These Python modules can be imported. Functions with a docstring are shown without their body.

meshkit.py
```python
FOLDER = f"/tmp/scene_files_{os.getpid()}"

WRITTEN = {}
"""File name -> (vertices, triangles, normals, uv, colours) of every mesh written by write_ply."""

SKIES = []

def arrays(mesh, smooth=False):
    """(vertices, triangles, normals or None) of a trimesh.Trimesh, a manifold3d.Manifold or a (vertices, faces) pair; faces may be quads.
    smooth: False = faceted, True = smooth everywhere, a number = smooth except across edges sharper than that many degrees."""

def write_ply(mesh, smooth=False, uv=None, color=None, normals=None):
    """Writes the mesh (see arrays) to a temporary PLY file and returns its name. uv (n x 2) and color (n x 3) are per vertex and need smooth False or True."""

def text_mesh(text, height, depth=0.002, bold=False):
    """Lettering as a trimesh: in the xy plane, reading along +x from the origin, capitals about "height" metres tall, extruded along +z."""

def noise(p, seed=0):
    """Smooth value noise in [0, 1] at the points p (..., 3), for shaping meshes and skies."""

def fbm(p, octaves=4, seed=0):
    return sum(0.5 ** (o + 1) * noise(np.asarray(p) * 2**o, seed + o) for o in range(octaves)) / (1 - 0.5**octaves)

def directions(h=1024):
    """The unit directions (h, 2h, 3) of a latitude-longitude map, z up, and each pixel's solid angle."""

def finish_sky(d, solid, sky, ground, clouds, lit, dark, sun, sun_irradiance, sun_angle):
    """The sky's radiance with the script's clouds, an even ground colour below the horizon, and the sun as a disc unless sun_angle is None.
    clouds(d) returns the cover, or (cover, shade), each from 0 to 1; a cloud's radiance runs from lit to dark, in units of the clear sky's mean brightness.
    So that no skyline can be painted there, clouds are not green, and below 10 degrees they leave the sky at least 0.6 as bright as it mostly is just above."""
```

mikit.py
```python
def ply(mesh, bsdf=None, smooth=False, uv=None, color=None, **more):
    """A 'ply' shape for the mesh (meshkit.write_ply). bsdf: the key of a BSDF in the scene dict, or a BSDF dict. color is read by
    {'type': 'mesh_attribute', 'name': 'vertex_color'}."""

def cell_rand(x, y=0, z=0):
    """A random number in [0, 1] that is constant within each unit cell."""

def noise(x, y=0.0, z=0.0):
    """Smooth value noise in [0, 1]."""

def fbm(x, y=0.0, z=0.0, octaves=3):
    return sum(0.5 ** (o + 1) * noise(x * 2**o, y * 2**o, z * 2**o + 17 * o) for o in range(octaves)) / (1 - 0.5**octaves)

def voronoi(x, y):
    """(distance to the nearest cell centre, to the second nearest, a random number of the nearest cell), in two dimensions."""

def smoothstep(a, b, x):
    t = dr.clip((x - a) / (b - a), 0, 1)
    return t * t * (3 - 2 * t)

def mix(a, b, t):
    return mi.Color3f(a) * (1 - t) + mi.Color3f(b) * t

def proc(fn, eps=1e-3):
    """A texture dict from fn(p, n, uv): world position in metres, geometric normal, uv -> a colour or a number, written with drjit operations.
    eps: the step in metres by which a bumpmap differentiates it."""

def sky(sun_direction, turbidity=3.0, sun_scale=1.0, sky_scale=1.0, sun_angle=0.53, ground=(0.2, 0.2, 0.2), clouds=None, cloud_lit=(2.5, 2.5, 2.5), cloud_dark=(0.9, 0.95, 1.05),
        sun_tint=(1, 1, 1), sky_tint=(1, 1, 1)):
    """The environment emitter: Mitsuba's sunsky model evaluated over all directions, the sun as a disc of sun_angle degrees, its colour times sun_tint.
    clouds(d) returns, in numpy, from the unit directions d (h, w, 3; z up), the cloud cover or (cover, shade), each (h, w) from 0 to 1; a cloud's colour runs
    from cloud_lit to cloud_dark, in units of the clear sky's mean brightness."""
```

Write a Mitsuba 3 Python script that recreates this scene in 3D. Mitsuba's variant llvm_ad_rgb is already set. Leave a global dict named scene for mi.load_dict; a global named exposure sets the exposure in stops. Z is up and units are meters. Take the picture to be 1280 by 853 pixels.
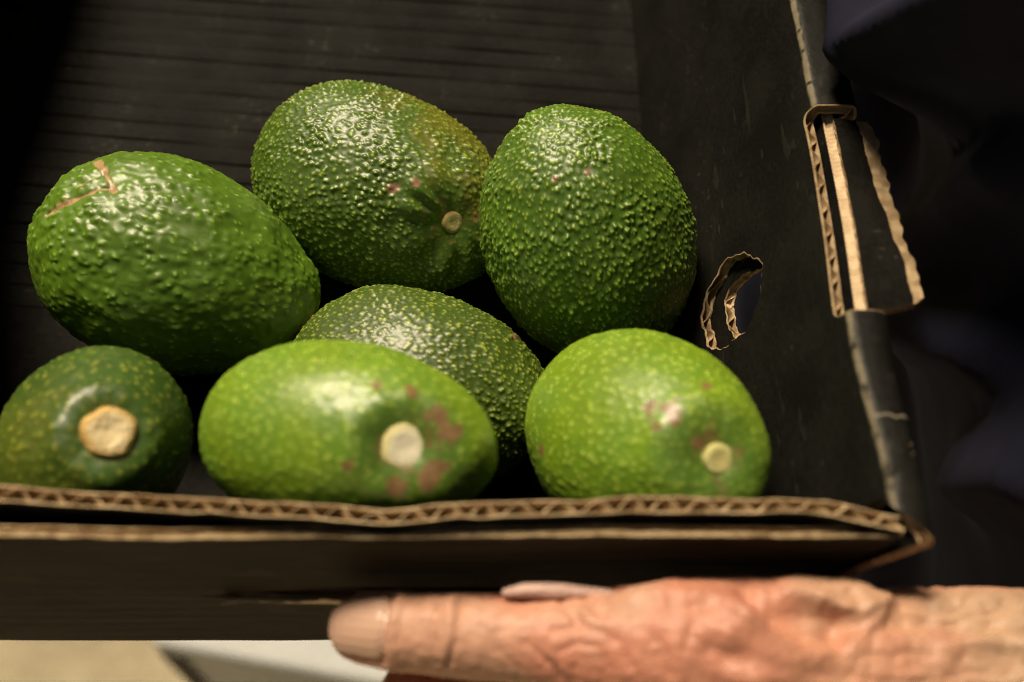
import math
import numpy as np, trimesh, mitsuba as mi, mikit, meshkit
import drjit as dr
from manifold3d import Manifold, CrossSection
from shapely.geometry import Polygon, Point, box as sbox
from scipy.spatial import cKDTree

T = mi.ScalarTransform4f
scene, labels = {}, {}

# ---------------------------------------------------------------- camera, light, exposure
exposure = 3.75
PITCH = math.radians(57.96)
EYE = np.array([0.0, -0.0986, 0.331])
LOOK = np.array([0.0, math.cos(PITCH), -math.sin(PITCH)])
scene['camera'] = {
    'type': 'thinlens', 'fov': 50.74, 'fov_axis': 'x', 'near_clip': 0.01, 'far_clip': 200.0,
    'aperture_radius': 0.0035, 'focus_distance': 0.355,
    'to_world': T().look_at(origin=EYE.tolist(), target=(EYE + LOOK).tolist(), up=[0, 0, 1])}
SUN = (-0.30, 0.54, 1.0)      # a veiled sun almost overhead
scene['sky'] = mikit.sky(SUN, turbidity=4, sun_scale=0.28, sky_scale=0.04, sun_angle=19, clouds=lambda d: 1.0,
                         cloud_lit=(1.0, 1.0, 1.0), cloud_dark=(0.9, 0.9, 0.9), sun_tint=(1.0, 0.985, 0.93), sky_tint=(1.0, 1.0, 1.0))

# ---------------------------------------------------------------- helpers
def rgb(c): return {'type': 'rgb', 'value': list(c)}

def bsdf(key, d, two=True):
    scene[key] = {'type': 'twosided', 'bsdf': d} if two else d

def add(key, mesh, mat, smooth=False, color=None, **lab):
    scene[key] = mikit.ply(mesh, mat, smooth=smooth, color=color)
    if lab: labels[key] = lab

def smst(a, b, x):
    t = np.clip((np.asarray(x, float) - a) / (b - a), 0, 1)
    return t * t * (3 - 2 * t)

def grid_faces(nu, nv, close_u=False):
    i, j = np.meshgrid(np.arange(nu if close_u else nu - 1), np.arange(nv - 1), indexing='ij')
    a, b = i * nv + j, ((i + 1) % nu) * nv + j
    return np.stack([a, b, b + 1, a + 1], -1).reshape(-1, 4)

# ---------------------------------------------------------------- materials
def print_black(p, n, uv):
    big = mikit.fbm(p.x * 60, p.y * 60, p.z * 60, 3)
    fine = mikit.fbm(p.x * 900, p.y * 900, p.z * 900, 2)
    dust = mikit.smoothstep(0.80, 0.90, mikit.noise(p.x * 650, p.y * 650, p.z * 650)) * mikit.smoothstep(0.5, 0.75, big)
    c = mikit.mix((0.0055, 0.0055, 0.0044), (0.0115, 0.0113, 0.0092), mikit.smoothstep(0.3, 0.7, big * 0.6 + fine * 0.4))
    return mikit.mix(c, (0.06, 0.055, 0.045), dust * 0.45)

CREASE_X, CREASE_Z = 0.0930, 0.0868
def print_worn(p, n, uv):
    c = print_black(p, n, uv)
    d = dr.sqrt(dr.square(p.x + 0.0022 * dr.exp(-dr.square((p.y - 0.055) / 0.032)) - CREASE_X) + dr.square(p.z - CREASE_Z))
    rag = mikit.fbm(p.x * 500, p.y * 260, p.z * 500, 3)
    worn = 1 - mikit.smoothstep(0.0005, 0.0016, d + (rag - 0.5) * 0.0012)
    # the print has cracked right across the fold here, and scuffs speckle the wall
    c = mikit.mix(c, (0.19, 0.165, 0.11), worn * mikit.smoothstep(0.12, 0.50, mikit.fbm(p.x * 300, p.y * 420, p.z * 300, 2)))
    crack = 1 - mikit.smoothstep(0.0002, 0.0006, dr.abs(p.y - 0.0315 - (rag - 0.5) * 0.003))
    c = mikit.mix(c, (0.20, 0.18, 0.13), crack * mikit.smoothstep(0.0915, 0.093, p.x) * 0.8)
    sc = mikit.smoothstep(0.66, 0.76, mikit.fbm(p.x * 300, p.y * 120, p.z * 300, 3)) * mikit.smoothstep(0.55, 0.7, mikit.noise(p.x * 40, p.y * 40, p.z * 40))
    return mikit.mix(c, (0.05, 0.046, 0.035), sc * 0.22)

def front_print(p, n, uv):
    big = mikit.fbm(p.x * 30, p.z * 90, 3.0, 3)
    lines = mikit.fbm(p.x * 70, p.z * 900, 7.0, 2)
    c = mikit.mix((0.0112, 0.0086, 0.0048), (0.0210, 0.0163, 0.0094), mikit.smoothstep(0.3, 0.7, big * 0.5 + lines * 0.5))
    sc = mikit.smoothstep(0.62, 0.72, mikit.fbm(p.x * 120, p.z * 420, 2.0, 3)) * mikit.smoothstep(0.5, 0.65, mikit.noise(p.x * 25, p.z * 60))
    return mikit.mix(c, (0.05, 0.04, 0.025), sc * 0.4)

def kraft(p, n, uv):
    f = mikit.fbm(p.x * 420, p.y * 420, p.z * 420, 3)
    return mikit.mix((0.31, 0.215, 0.115), (0.54, 0.41, 0.24), mikit.smoothstep(0.3, 0.72, f))

def paper_bump(p, n, uv):
    return mikit.fbm(p.x * 500, p.y * 500, p.z * 500, 3)

def flute_bump_front(p, n, uv):
    return dr.sin(p.z * 980 + mikit.noise(p.x * 20, p.z * 20) * 1.5) * 0.5 + mikit.fbm(p.x * 400, p.y * 400, p.z * 400, 3)

def pbr(color, rough, spec=0.5, bump=None, bscale=1.0, eps=3e-4, **kw):
    d = {'type': 'principled', 'base_color': color, 'roughness': rough, 'specular': spec, **kw}
    if bump is not None:
        d = {'type': 'bumpmap', 'arbitrary': mikit.proc(bump, eps), 'scale': bscale, 'bsdf': d}
    return d

bsdf('black_print', pbr(mikit.proc(print_black), 0.62, 0.05, paper_bump, 0.00012))
bsdf('worn_print', pbr(mikit.proc(print_worn), 0.5, 0.16, paper_bump, 0.00014))
bsdf('front_print', pbr(mikit.proc(front_print), 0.6, 0.08, flute_bump_front, 0.00009))
def kraft_pale(p, n, uv):
    f = mikit.fbm(p.x * 420, p.y * 420, p.z * 420, 3)
    r = dr.sin(p.y * 3900 + mikit.noise(p.y * 300) * 2) * 0.5 + 0.5
    return mikit.mix((0.45, 0.33, 0.19), (0.70, 0.56, 0.37), mikit.smoothstep(0.3, 0.72, f) * 0.6 + r * 0.4)
bsdf('kraft_pale', pbr(mikit.proc(kraft_pale), 0.8, 0.2))
bsdf('kraft', pbr(mikit.proc(kraft), 0.85, 0.15))
VC = {'type': 'mesh_attribute', 'name': 'vertex_color'}
bsdf('avocado_skin', pbr(VC, 0.43, 0.8))
bsdf('avocado_skin_satin', pbr(VC, 0.41, 0.75))
bsdf('stem_wood', pbr(VC, 0.7, 0.25))

def skin_bump(p, n, uv):
    a = mikit.fbm(p.x * 900, p.y * 900, p.z * 900, 2)
    b = mikit.fbm(p.x * 300 + p.z * 180, p.y * 700, p.z * 500, 3)
    return a * 0.45 + b
bsdf('skin', pbr(VC, 0.48, 0.4, skin_bump, 0.00035, 2e-4))
bsdf('nail', pbr(rgb((0.55, 0.35, 0.255)), 0.36, 0.5))

def cloth_col(p, n, uv):
    w = dr.sin(p.z * 5200) * dr.sin(p.y * 5200 + p.x * 3000) * 0.5 + 0.5
    f = mikit.fbm(p.x * 90, p.y * 90, p.z * 90, 3)
    return mikit.mix((0.0088, 0.0094, 0.0180), (0.0200, 0.0210, 0.0390), w * 0.5 + f * 0.5)
bsdf('navy_cloth', pbr(mikit.proc(cloth_col), 0.85, 0.06))

def ground_col(p, n, uv):
    f = mikit.fbm(p.x * 9, p.y * 9, 1.0, 4)
    g = mikit.fbm(p.x * 160, p.y * 160, 4.0, 2)
    return mikit.mix((0.29, 0.25, 0.165), (0.39, 0.34, 0.23), mikit.smoothstep(0.3, 0.7, f * 0.7 + g * 0.3))
bsdf('ground_mat', pbr(mikit.proc(ground_col), 0.9, 0.2))
def crate_col(p, n, uv):
    f = mikit.fbm(p.x * 30, p.y * 30, p.z * 30, 4)
    return mikit.mix((0.40, 0.42, 0.41), (0.48, 0.50, 0.49), f)
bsdf('crate_mat', pbr(mikit.proc(crate_col), 0.6, 0.4))
bsdf('dark_foot', pbr(rgb((0.06, 0.055, 0.05)), 0.7, 0.3))

# ---------------------------------------------------------------- ground and what stands on it
GZ = -0.95
xs = np.concatenate([-np.geomspace(40, 1, 24), np.linspace(-0.9, 0.9, 19), np.geomspace(1, 40, 24)])
gx, gy = np.meshgrid(xs, xs, indexing='ij')
gz = GZ + 0.004 * (meshkit.fbm(np.stack([gx, gy, gx * 0], -1) * 1.3, 3, 5) - 0.5)
add('ground', (np.stack([gx, gy, gz], -1).reshape(-1, 3), grid_faces(len(xs), len(xs))), 'ground_mat', True,
    label='beige concrete ground far below the box', kind='structure')

def rounded_box(sx, sy, sz, r, seg=4):
    s = Manifold.sphere(r, seg * 4)
    pts = [s.translate([a * (sx / 2 - r), b * (sy / 2 - r), c * (sz / 2 - r)]) for a in (-1, 1) for b in (-1, 1) for c in (-1, 1)]
    return Manifold.batch_hull(pts)

def crate():
    key = 'foam_crate'
    rot = -10.0
    def put(m, off): return m.translate(off).rotate([0, 0, rot]).translate([0.014, 0.336, GZ])
    outer = rounded_box(0.62, 0.40, 0.26, 0.012).translate([0, 0, 0.14])
    cut = rounded_box(0.54, 0.32, 0.22, 0.010).translate([0, 0, 0.19])
    add(key + '__body', put(outer - cut, [0, 0, 0]), 'crate_mat', 35)
    add(key + '__lid', put(rounded_box(0.63, 0.41, 0.03, 0.009), [0, 0, 0.286]), 'crate_mat', 35)
    add(key + '__corner_guard', put(rounded_box(0.022, 0.022, 0.262, 0.004), [-0.304, -0.194, 0.139]), 'dark_foot', 35)
    for i, (a, b) in enumerate([(-1, -1), (1, -1), (-1, 1), (1, 1)]):
        add(key + '__foot' + ('_%03d' % i if i else ''), put(rounded_box(0.06, 0.06, 0.02, 0.004), [a * 0.26, b * 0.15, 0.009]), 'dark_foot', 35)
    labels[key] = dict(label='pale grey crate on the ground below the box, out of focus', category='crate')
crate()

# ---------------------------------------------------------------- corrugated board
def wave_strip(a0, a1, pitch, h, th, n=12):
    k = int((a1 - a0) / pitch * n) + 1
    a = np.linspace(a0, a1, k)
    t = h / 2 + (h / 2 - th / 2) * np.sin(2 * np.pi * a / pitch)
    top, bot = np.c_[a, t + th / 2], np.c_[a, t - th / 2][::-1]
    return CrossSection([np.vstack([bot[::-1], top[::-1]])])

def cs(poly):
    loops = [np.array(poly.exterior.coords)[:-1]] + [np.array(i.coords)[:-1] for i in poly.interiors]
    loops = [l if (Polygon(l).exterior.is_ccw == (k == 0)) else l[::-1] for k, l in enumerate(loops)]
    return CrossSection(loops)

def board(poly, h, flutes_along, pitch, warp, refine=None, liner=0.00045, core_clip=None, wave_refine=None, face=None):
    """(facing sheet, corrugated core) of the polygon in (a, b), thickness h along t, then bent by warp((N,3)) -> (N,3)."""
    c = cs(poly)
    pr = (c if face is None else cs(face)).extrude(h)
    if refine: pr = pr.refine_to_length(refine)
    m = pr.to_mesh(); v, f = np.array(m.vert_properties[:, :3]), np.array(m.tri_verts)
    flat = np.ptp(v[f][:, :, 2], axis=1) < 1e-7
    tri = trimesh.Trimesh(warp(v), f[flat], process=False); tri.remove_unreferenced_vertices()
    core = []
    for z0 in (0.00022, h - 0.00022 - liner):
        l = c.extrude(liner).translate([0, 0, z0])
        if refine: l = l.refine_to_length(refine)
        core.append(l)
    x0, y0, x1, y1 = poly.bounds
    if flutes_along == 'b':
        w = wave_strip(x0 - 0.003, x1 + 0.003, pitch, h - 2 * liner, 0.00034).extrude(y1 - y0 + 0.02).rotate([90, 0, 0]).translate([0, y1 + 0.01, liner])
    else:
        w = wave_strip(y0 - 0.003, y1 + 0.003, pitch, h - 2 * liner, 0.00034).extrude(x1 - x0 + 0.02).rotate([90, 0, 90]).translate([x0 - 0.01, 0, liner])
    clip = c.extrude(h * 3).translate([0, 0, -h])
    w = w ^ clip
    if core_clip is not None: w = w ^ cs(core_clip).extrude(h * 3).translate([0, 0, -h])
    if wave_refine or refine: w = w.refine_to_length(wave_refine or refine)
    core.append(w)
    ms = []
    for k in core:
        m = k.to_mesh(); v = warp(np.array(m.vert_properties[:, :3]))
        ms.append(trimesh.Trimesh(v, np.array(m.tri_verts), process=False))
    return tri, trimesh.util.concatenate(ms)

BOX = 'avocado_box'
labels[BOX] = dict(label='black corrugated cardboard box with raw brown cut edges, full of green avocados', category='box')
H, LEAN = 0.086, 0.0392 / 0.086
XR = 0.0533                    # right wall's foot, inner face
Y1 = 0.40

# floor: one ribbed sheet, its flutes showing through the print
ya = np.concatenate([np.linspace(0.004, 0.12, 60), np.linspace(0.1204, Y1, 820)])
xa = np.linspace(-0.262, 0.0585, 150)
fx, fy = np.meshgrid(xa, ya, indexing='ij')
def left_foot(y): return -0.246 + 0.30 * np.maximum(0.2 - y, 0)
fx = 0.0585 + (fx - 0.0585) * (0.0585 - left_foot(fy) + 0.003) / (0.0585 + 0.262)
q = fy + 0.105 * fx + 0.0007 * (meshkit.fbm(np.stack([fx * 30, fy * 9, fx * 0], -1), 3, 3) - 0.5)
ph = q / 0.0095
cell = np.floor(ph + 0.5)
dq = np.abs(ph - cell) * 0.0095
amp = 0.25 + 1.1 * meshkit.noise(np.stack([fx * 26 + cell * 7.3, cell * 1.7, fx * 0], -1), 8)
fz = -0.0010 * amp * np.exp(-(dq / 0.0005) ** 2) + 0.00012 * np.cos(2 * np.pi * ph) + 0.0006 * (meshkit.fbm(np.stack([fx * 14, fy * 14, fx * 0], -1), 3, 4) - 0.5)
add(BOX + '__floor_panel', (np.stack([fx, fy, fz], -1).reshape(-1, 3), grid_faces(len(xa), len(ya))), 'black_print', True,
    label='ribbed black floor panel of the box')

# right wall: one board that rises, rolls over the rim and comes down outside
def wall_profile(w):
    s = math.hypot(LEAN, 1)
    n = np.array([1, -LEAN]) / s               # outward
    top = np.array([XR + LEAN * H, H])
    k = 0.0090                                 # outer face, horizontal offset from the inner one
    def off(z): return np.array([XR + LEAN * z + k, z])
    return [np.array([XR, 0.0]), top - np.array([LEAN, 1]) * 0.004, top + [0.0012, 0.0012], top + [w * 0.55, 0.0013], top + [w - 0.0010, 0.0007], top + [w, -0.0016],
            top + [w + 0.0006, -0.0050], np.array([(off(0.066)[0] + 0.0002), 0.066]), off(0.045), off(0.0)]

def dense(pts, n=400):
    pts = np.array(pts)
    from scipy.interpolate import PchipInterpolator
    d = np.r_[0, np.cumsum(np.linalg.norm(np.diff(pts, axis=0), axis=1))]
    # round the corners by a short moving average along the length
    t = np.linspace(0, d[-1], 4000)
    xy = np.c_[np.interp(t, d, pts[:, 0]), np.interp(t, d, pts[:, 1])]
    k = 26
    pad = np.vstack([np.repeat(xy[:1], k, 0) , xy, np.repeat(xy[-1:], k, 0)])
    ker = np.hanning(k * 2 - 1); ker /= ker.sum()
    sm = np.c_[np.convolve(pad[:, 0], ker, 'same'), np.convolve(pad[:, 1], ker, 'same')][k:-k]
    sm[:60] = xy[:60]; sm[-60:] = xy[-60:]
    i = np.linspace(0, 3999, n).astype(int)
    return sm[i], d
PROF = {w: dense(wall_profile(w)) for w in (0.0100, 0.0150)}
S_CREASE = PROF[0.0150][1][2]
S_END = PROF[0.0150][1][-1]
def rim_shift(y, z):
    return -0.0022 * np.exp(-((y - 0.055) / 0.032) ** 2) * np.clip(z / H, 0, 1)
def wall_warp(v):
    s, y, t = v[:, 1], v[:, 0], v[:, 2]
    blend = smst(0.0, 0.125, y)
    out = []
    for w in (0.0100, 0.0150):
        P, d = PROF[w]
        # same s up to the crease; the roll and the outer leg stretch with the profile
        u = np.where(s <= d[2], s, d[2] + (s - S_CREASE) * (d[-1] - d[2]) / (S_END - S_CREASE)) / d[-1] * (len(P) - 1)
        px_, pz_ = np.interp(u, np.arange(len(P)), P[:, 0]), np.interp(u, np.arange(len(P)), P[:, 1])
        e = 6.0
        tx = np.interp(u + e, np.arange(len(P)), P[:, 0]) - np.interp(u - e, np.arange(len(P)), P[:, 0])
        tz = np.interp(u + e, np.arange(len(P)), P[:, 1]) - np.interp(u - e, np.arange(len(P)), P[:, 1])
        L = np.hypot(tx, tz) + 1e-12
        out.append(np.c_[px_ + tz / L * t, y, pz_ - tx / L * t])
    p = out[0] * (1 - blend)[:, None] + out[1] * blend[:, None]
    wob = 0.0007 * (meshkit.noise(np.c_[p[:, 1] * 40, s * 30, s * 0], 2) - 0.5)
    p[:, 1] += np.sin(np.pi * np.clip(t / 0.0041, 0, 1)) * 0.0020 * (meshkit.fbm(np.c_[p[:, 1] * 60, s * 8, s * 0], 2, 24) - 0.5)
    p[:, 0] += wob + rim_shift(p[:, 1], p[:, 2])
    p[:, 2] += 0.5 * wob
    return p
wall = Polygon([(0.0102, 0), (Y1, 0), (Y1, S_END), (-0.0012, S_END), (-0.0012, S_CREASE + 0.0085), (0.0056, S_CREASE + 0.0005), (0.0102, S_CREASE - 0.0040)])
# the slot in the rim, and the vent hole in the inner face
slot = Polygon([(0.0668, S_CREASE - 0.0030), (0.1375, S_CREASE - 0.0030), (0.1375, S_CREASE + 0.032), (0.0668, S_CREASE + 0.032)]).buffer(0.0025)
def hole_poly(cy, cs_, ry, rs, seed):
    a = np.linspace(0, 2 * np.pi, 72, endpoint=False)
    rr = 1 + 0.035 * np.sin(5 * a + seed) + 0.03 * np.sin(9 * a + 2 * seed) + 0.02 * np.sin(23 * a)
    return Polygon(np.c_[cy + ry * rr * np.cos(a), cs_ + rs * rr * np.sin(a)])
vent = hole_poly(0.0995, 0.0432, 0.0155, 0.0170, 1.0)
wall = wall.difference(slot).difference(vent).difference(hole_poly(0.0995, S_END - 0.045, 0.0145, 0.0140, 2.0))
face = wall.difference(slot.buffer(0.0004)).difference(vent.buffer(0.00036))
near = sbox(-0.01, 0, 0.20, S_END)
tri, core = board(wall, 0.0041, 'b', 0.0086, wall_warp, 0.0019, core_clip=near, wave_refine=0.005, face=face)
add(BOX + '__side_wall', tri, 'worn_print', 40, label='black right wall folded over a scuffed rim, with an oval vent hole')
add(BOX + '__side_wall__corrugated_core', core, 'kraft', 40)

# board standing in the gap between the two layers of that wall
def insert_warp(v):
    a, b, t = v[:, 0], v[:, 1], v[:, 2]
    z = b
    shift = 0.0052 * smst(0.04, 0.15, a)
    return np.c_[XR + LEAN * z + 0.0044 + 0.0020 * smst(0.02, 0.08, z) + t + rim_shift(a, z), a, z]
ins = Polygon([(0.052, 0.0035), (0.165, 0.0035), (0.165, 0.0815), (0.052, 0.0815)]).difference(hole_poly(0.097, 0.0385, 0.0125, 0.0135, 3.0))
tri, core = board(ins, 0.0040, 'a', 0.0030, insert_warp, 0.008)
add(BOX + '__insert_board', tri, 'black_print', 40)
add(BOX + '__insert_board__corrugated_core', core, 'kraft_pale', 40, label='bright brown cut edge of the board inside the slot')

# tongue cut from the slot, pushed out flat
def tab_warp(v):
    a, b, t = v[:, 0], v[:, 1], v[:, 2]
    rag = 0.0004 * (meshkit.noise(np.c_[a * 500, b * 200, t * 300], 6) - 0.5)
    return np.c_[0.1012 + b + rim_shift(a, 0.086) + rag, a, 0.0836 - t - 0.06 * b]
def tab_edge(a): return np.interp(a, [0.0700, 0.0755, 0.0800, 0.092, 0.113, 0.130, 0.1365], [0.0150, 0.0150, 0.0140, 0.0122, 0.0106, 0.0104, 0.0095])
ea = np.linspace(0.1365, 0.0745, 90)
edge = [(a, float(tab_edge(a)) + 0.0004 * math.sin(a * 400) + 0.0003 * math.sin(a * 1130 + 1)) for a in ea]
tab = Polygon([(0.1372, -0.001)] + edge + [(0.0715, 0.0148), (0.0695, 0.0125), (0.0676, 0.006), (0.0665, -0.001)]).buffer(0.0004)
_, core = board(tab, 0.0030, 'b', 0.0078, tab_warp, 0.003)
pa = np.linspace(0.138, 0.068, 80)
peel = Polygon([(0.139, -0.002)] + [(a, float(tab_edge(a)) - 0.0018 - 0.0020 * float(meshkit.fbm(np.array([a * 170, 0.5, 2.0]), 3, 2)) - 0.0012 * float(smst(0.080, 0.095, a)) + 0.0012 * float(smst(0.115, 0.10, a)) - 0.0016 * float(smst(0.088, 0.076, a))) for a in pa] + [(0.060, -0.002)])
tri, _ = board(peel.intersection(tab), 0.0030, 'b', 0.0078, tab_warp, 0.003)
add(BOX + '__locking_tab', tri, 'black_print', 40, label='black cardboard tongue pushed out of the rim slot with a torn brown edge')
add(BOX + '__locking_tab__corrugated_core', core, 'kraft', 40)

# front wall: an inner board (flutes upright) and an outer board (flutes lying)
XL = -0.196
def bow(x):
    return np.interp(x, [-0.27, -0.15, -0.09, -0.036, -0.022, 0.0, 0.05, 0.075, 0.085, 0.10], [0.0125, 0.0118, 0.0098, 0.0068, 0.0072, 0.0080, 0.0090, 0.0086, 0.0066, 0.0045])
def fi_warp(v):
    x, b, t = v[:, 0], v[:, 1], v[:, 2]
    lx = x + LEAN * b
    sag = np.interp(lx, [-0.27, -0.12, -0.04, 0.03, 0.1], [0.002, 0.0016, -0.0006, 0.001, 0.0008])
    lx = lx + np.sin(np.pi * np.clip(t / 0.0044, 0, 1)) * 0.0042 * (meshkit.fbm(np.c_[lx * 55, b * 8, lx * 0], 2, 14) - 0.5)
    crush = 0.0015 * (meshkit.fbm(np.c_[lx * 75, lx * 0 + 2, t * 60], 3, 15) - 0.5) * smst(0.07, 0.086, b)
    sag = sag + crush * 1.6 - 0.0012 * np.exp(-((lx + 0.034) / 0.006) ** 2) * smst(0.07, 0.086, b) - 0.002 * smst(0.078, 0.090, lx)
    y = np.interp(b, [0, 0.05, 0.086], [0.0, 0.35, 1.0])
    wig = 0.0005 * (meshkit.noise(np.c_[lx * 160, b * 60, t * 500], 4) - 0.5)
    return np.c_[lx, 0.0115 - 0.0042 + crush + (bow(lx) - 0.0115) * y + wig + 0.0042 - t, b + sag * b / 0.086 + wig]
fi = Polygon([(XL, 0.001), (XR + 0.0036, 0.001), (XR + 0.0016, 0.0868), (XL, 0.0868)])
tri, core = board(fi, 0.0044, 'b', 0.0088, fi_warp, 0.006)
add(BOX + '__front_inner_panel', tri, 'black_print', 40)
add(BOX + '__front_inner_panel__corrugated_core', core, 'kraft', 40, label='wavy brown corrugated edge of the inner front panel')

def fo_warp(v):
    x, b, t = v[:, 0], v[:, 1], v[:, 2]
    lx = x + LEAN * b
    sag = np.interp(lx, [-0.27, -0.12, -0.03, 0.02, 0.1], [0.0012, 0.0006, -0.0012, 0.0008, 0.0002])
    top = smst(0.06, 0.083, b)
    rag = 0.0007 * (meshkit.fbm(np.c_[lx * 230, b * 100, t * 700], 3, 9) - 0.5)
    return np.c_[lx, t + rag * top + 0.0012 * (meshkit.fbm(np.c_[lx * 22, b * 45, t * 0], 2, 7) - 0.5), b + sag * top + rag * top]
fo = Polygon([(XL, -0.0005), (XR + 0.0040, -0.0005), (XR + 0.0042, 0.0828), (XL, 0.0828)])
gash = Polygon([(-0.104, 0.0400), (-0.094, 0.0418), (-0.078, 0.0446), (-0.060, 0.0462), (0.010, 0.0465), (0.018, 0.040), (0.010, 0.0352), (-0.050, 0.0360), (-0.066, 0.0376), (-0.082, 0.0384), (-0.096, 0.0392)])
gash = gash.buffer(0.0006)
tri, core = board(fo.difference(gash), 0.0034, 'a', 0.0064, fo_warp, 0.005)
add(BOX + '__front_outer_panel', tri, 'front_print', 40, label='dark brown black outside of the front wall with a hand slot cut in it')
add(BOX + '__front_outer_panel__corrugated_core', core, 'kraft', 40)
# torn lip of the hand slot
xs_ = np.linspace(-0.098, -0.018, 60)
lip = []
for x in xs_:
    n_ = float(meshkit.fbm(np.array([x * 190, 1.0, 2.0]), 3, 3))
    h_ = 0.0008 + 0.0052 * max(0.0, n_ - 0.22) * (1.0 if x < -0.03 else 0.4)
    zc = np.interp(x, [-0.104, -0.082, -0.066, -0.050, 0.01], [0.0400, 0.0384, 0.0376, 0.0362, 0.0354])
    cx, o = x + LEAN * zc, 0.0011 + 0.0014 * float(meshkit.noise(np.array([x * 90, 4.0, 2.0]), 3))
    lip.append([(cx, -0.0006, zc - 0.0022), (cx, -0.0011, zc - 0.0004), (cx, -o, zc + h_ * 0.6), (cx, -o - 0.0003, zc + h_), (cx, -o + 0.0002, zc + h_)])
v = np.array(lip).reshape(-1, 3)
add(BOX + '__torn_lip', (v, grid_faces(60, 5)), 'kraft_pale', True, label='torn brown paper edge of the hand slot')

# walls outside the picture: left and far
def left_warp(v):
    y, b, t = v[:, 0], v[:, 1], v[:, 2]
    return np.c_[left_foot(y) + LEAN * b - t, y, b]
tri, core = board(Polygon([(0.010, 0), (Y1, 0), (Y1, H), (0.010, H)]), 0.0070, 'b', 0.009, left_warp, 0.02)
add(BOX + '__side_wall_001', tri, 'black_print', 40); add(BOX + '__side_wall_001__corrugated_core', core, 'kraft', 40)
def back_warp(v):
    x, b, t = v[:, 0], v[:, 1], v[:, 2]
    return np.c_[x + LEAN * b, Y1 + t, b]
tri, core = board(Polygon([(-0.246, 0), (XR, 0), (XR, H), (-0.246, H)]), 0.0070, 'b', 0.009, back_warp)
add(BOX + '__back_wall', tri, 'black_print', 40); add(BOX + '__back_wall__corrugated_core', core, 'kraft', 40)

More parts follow.
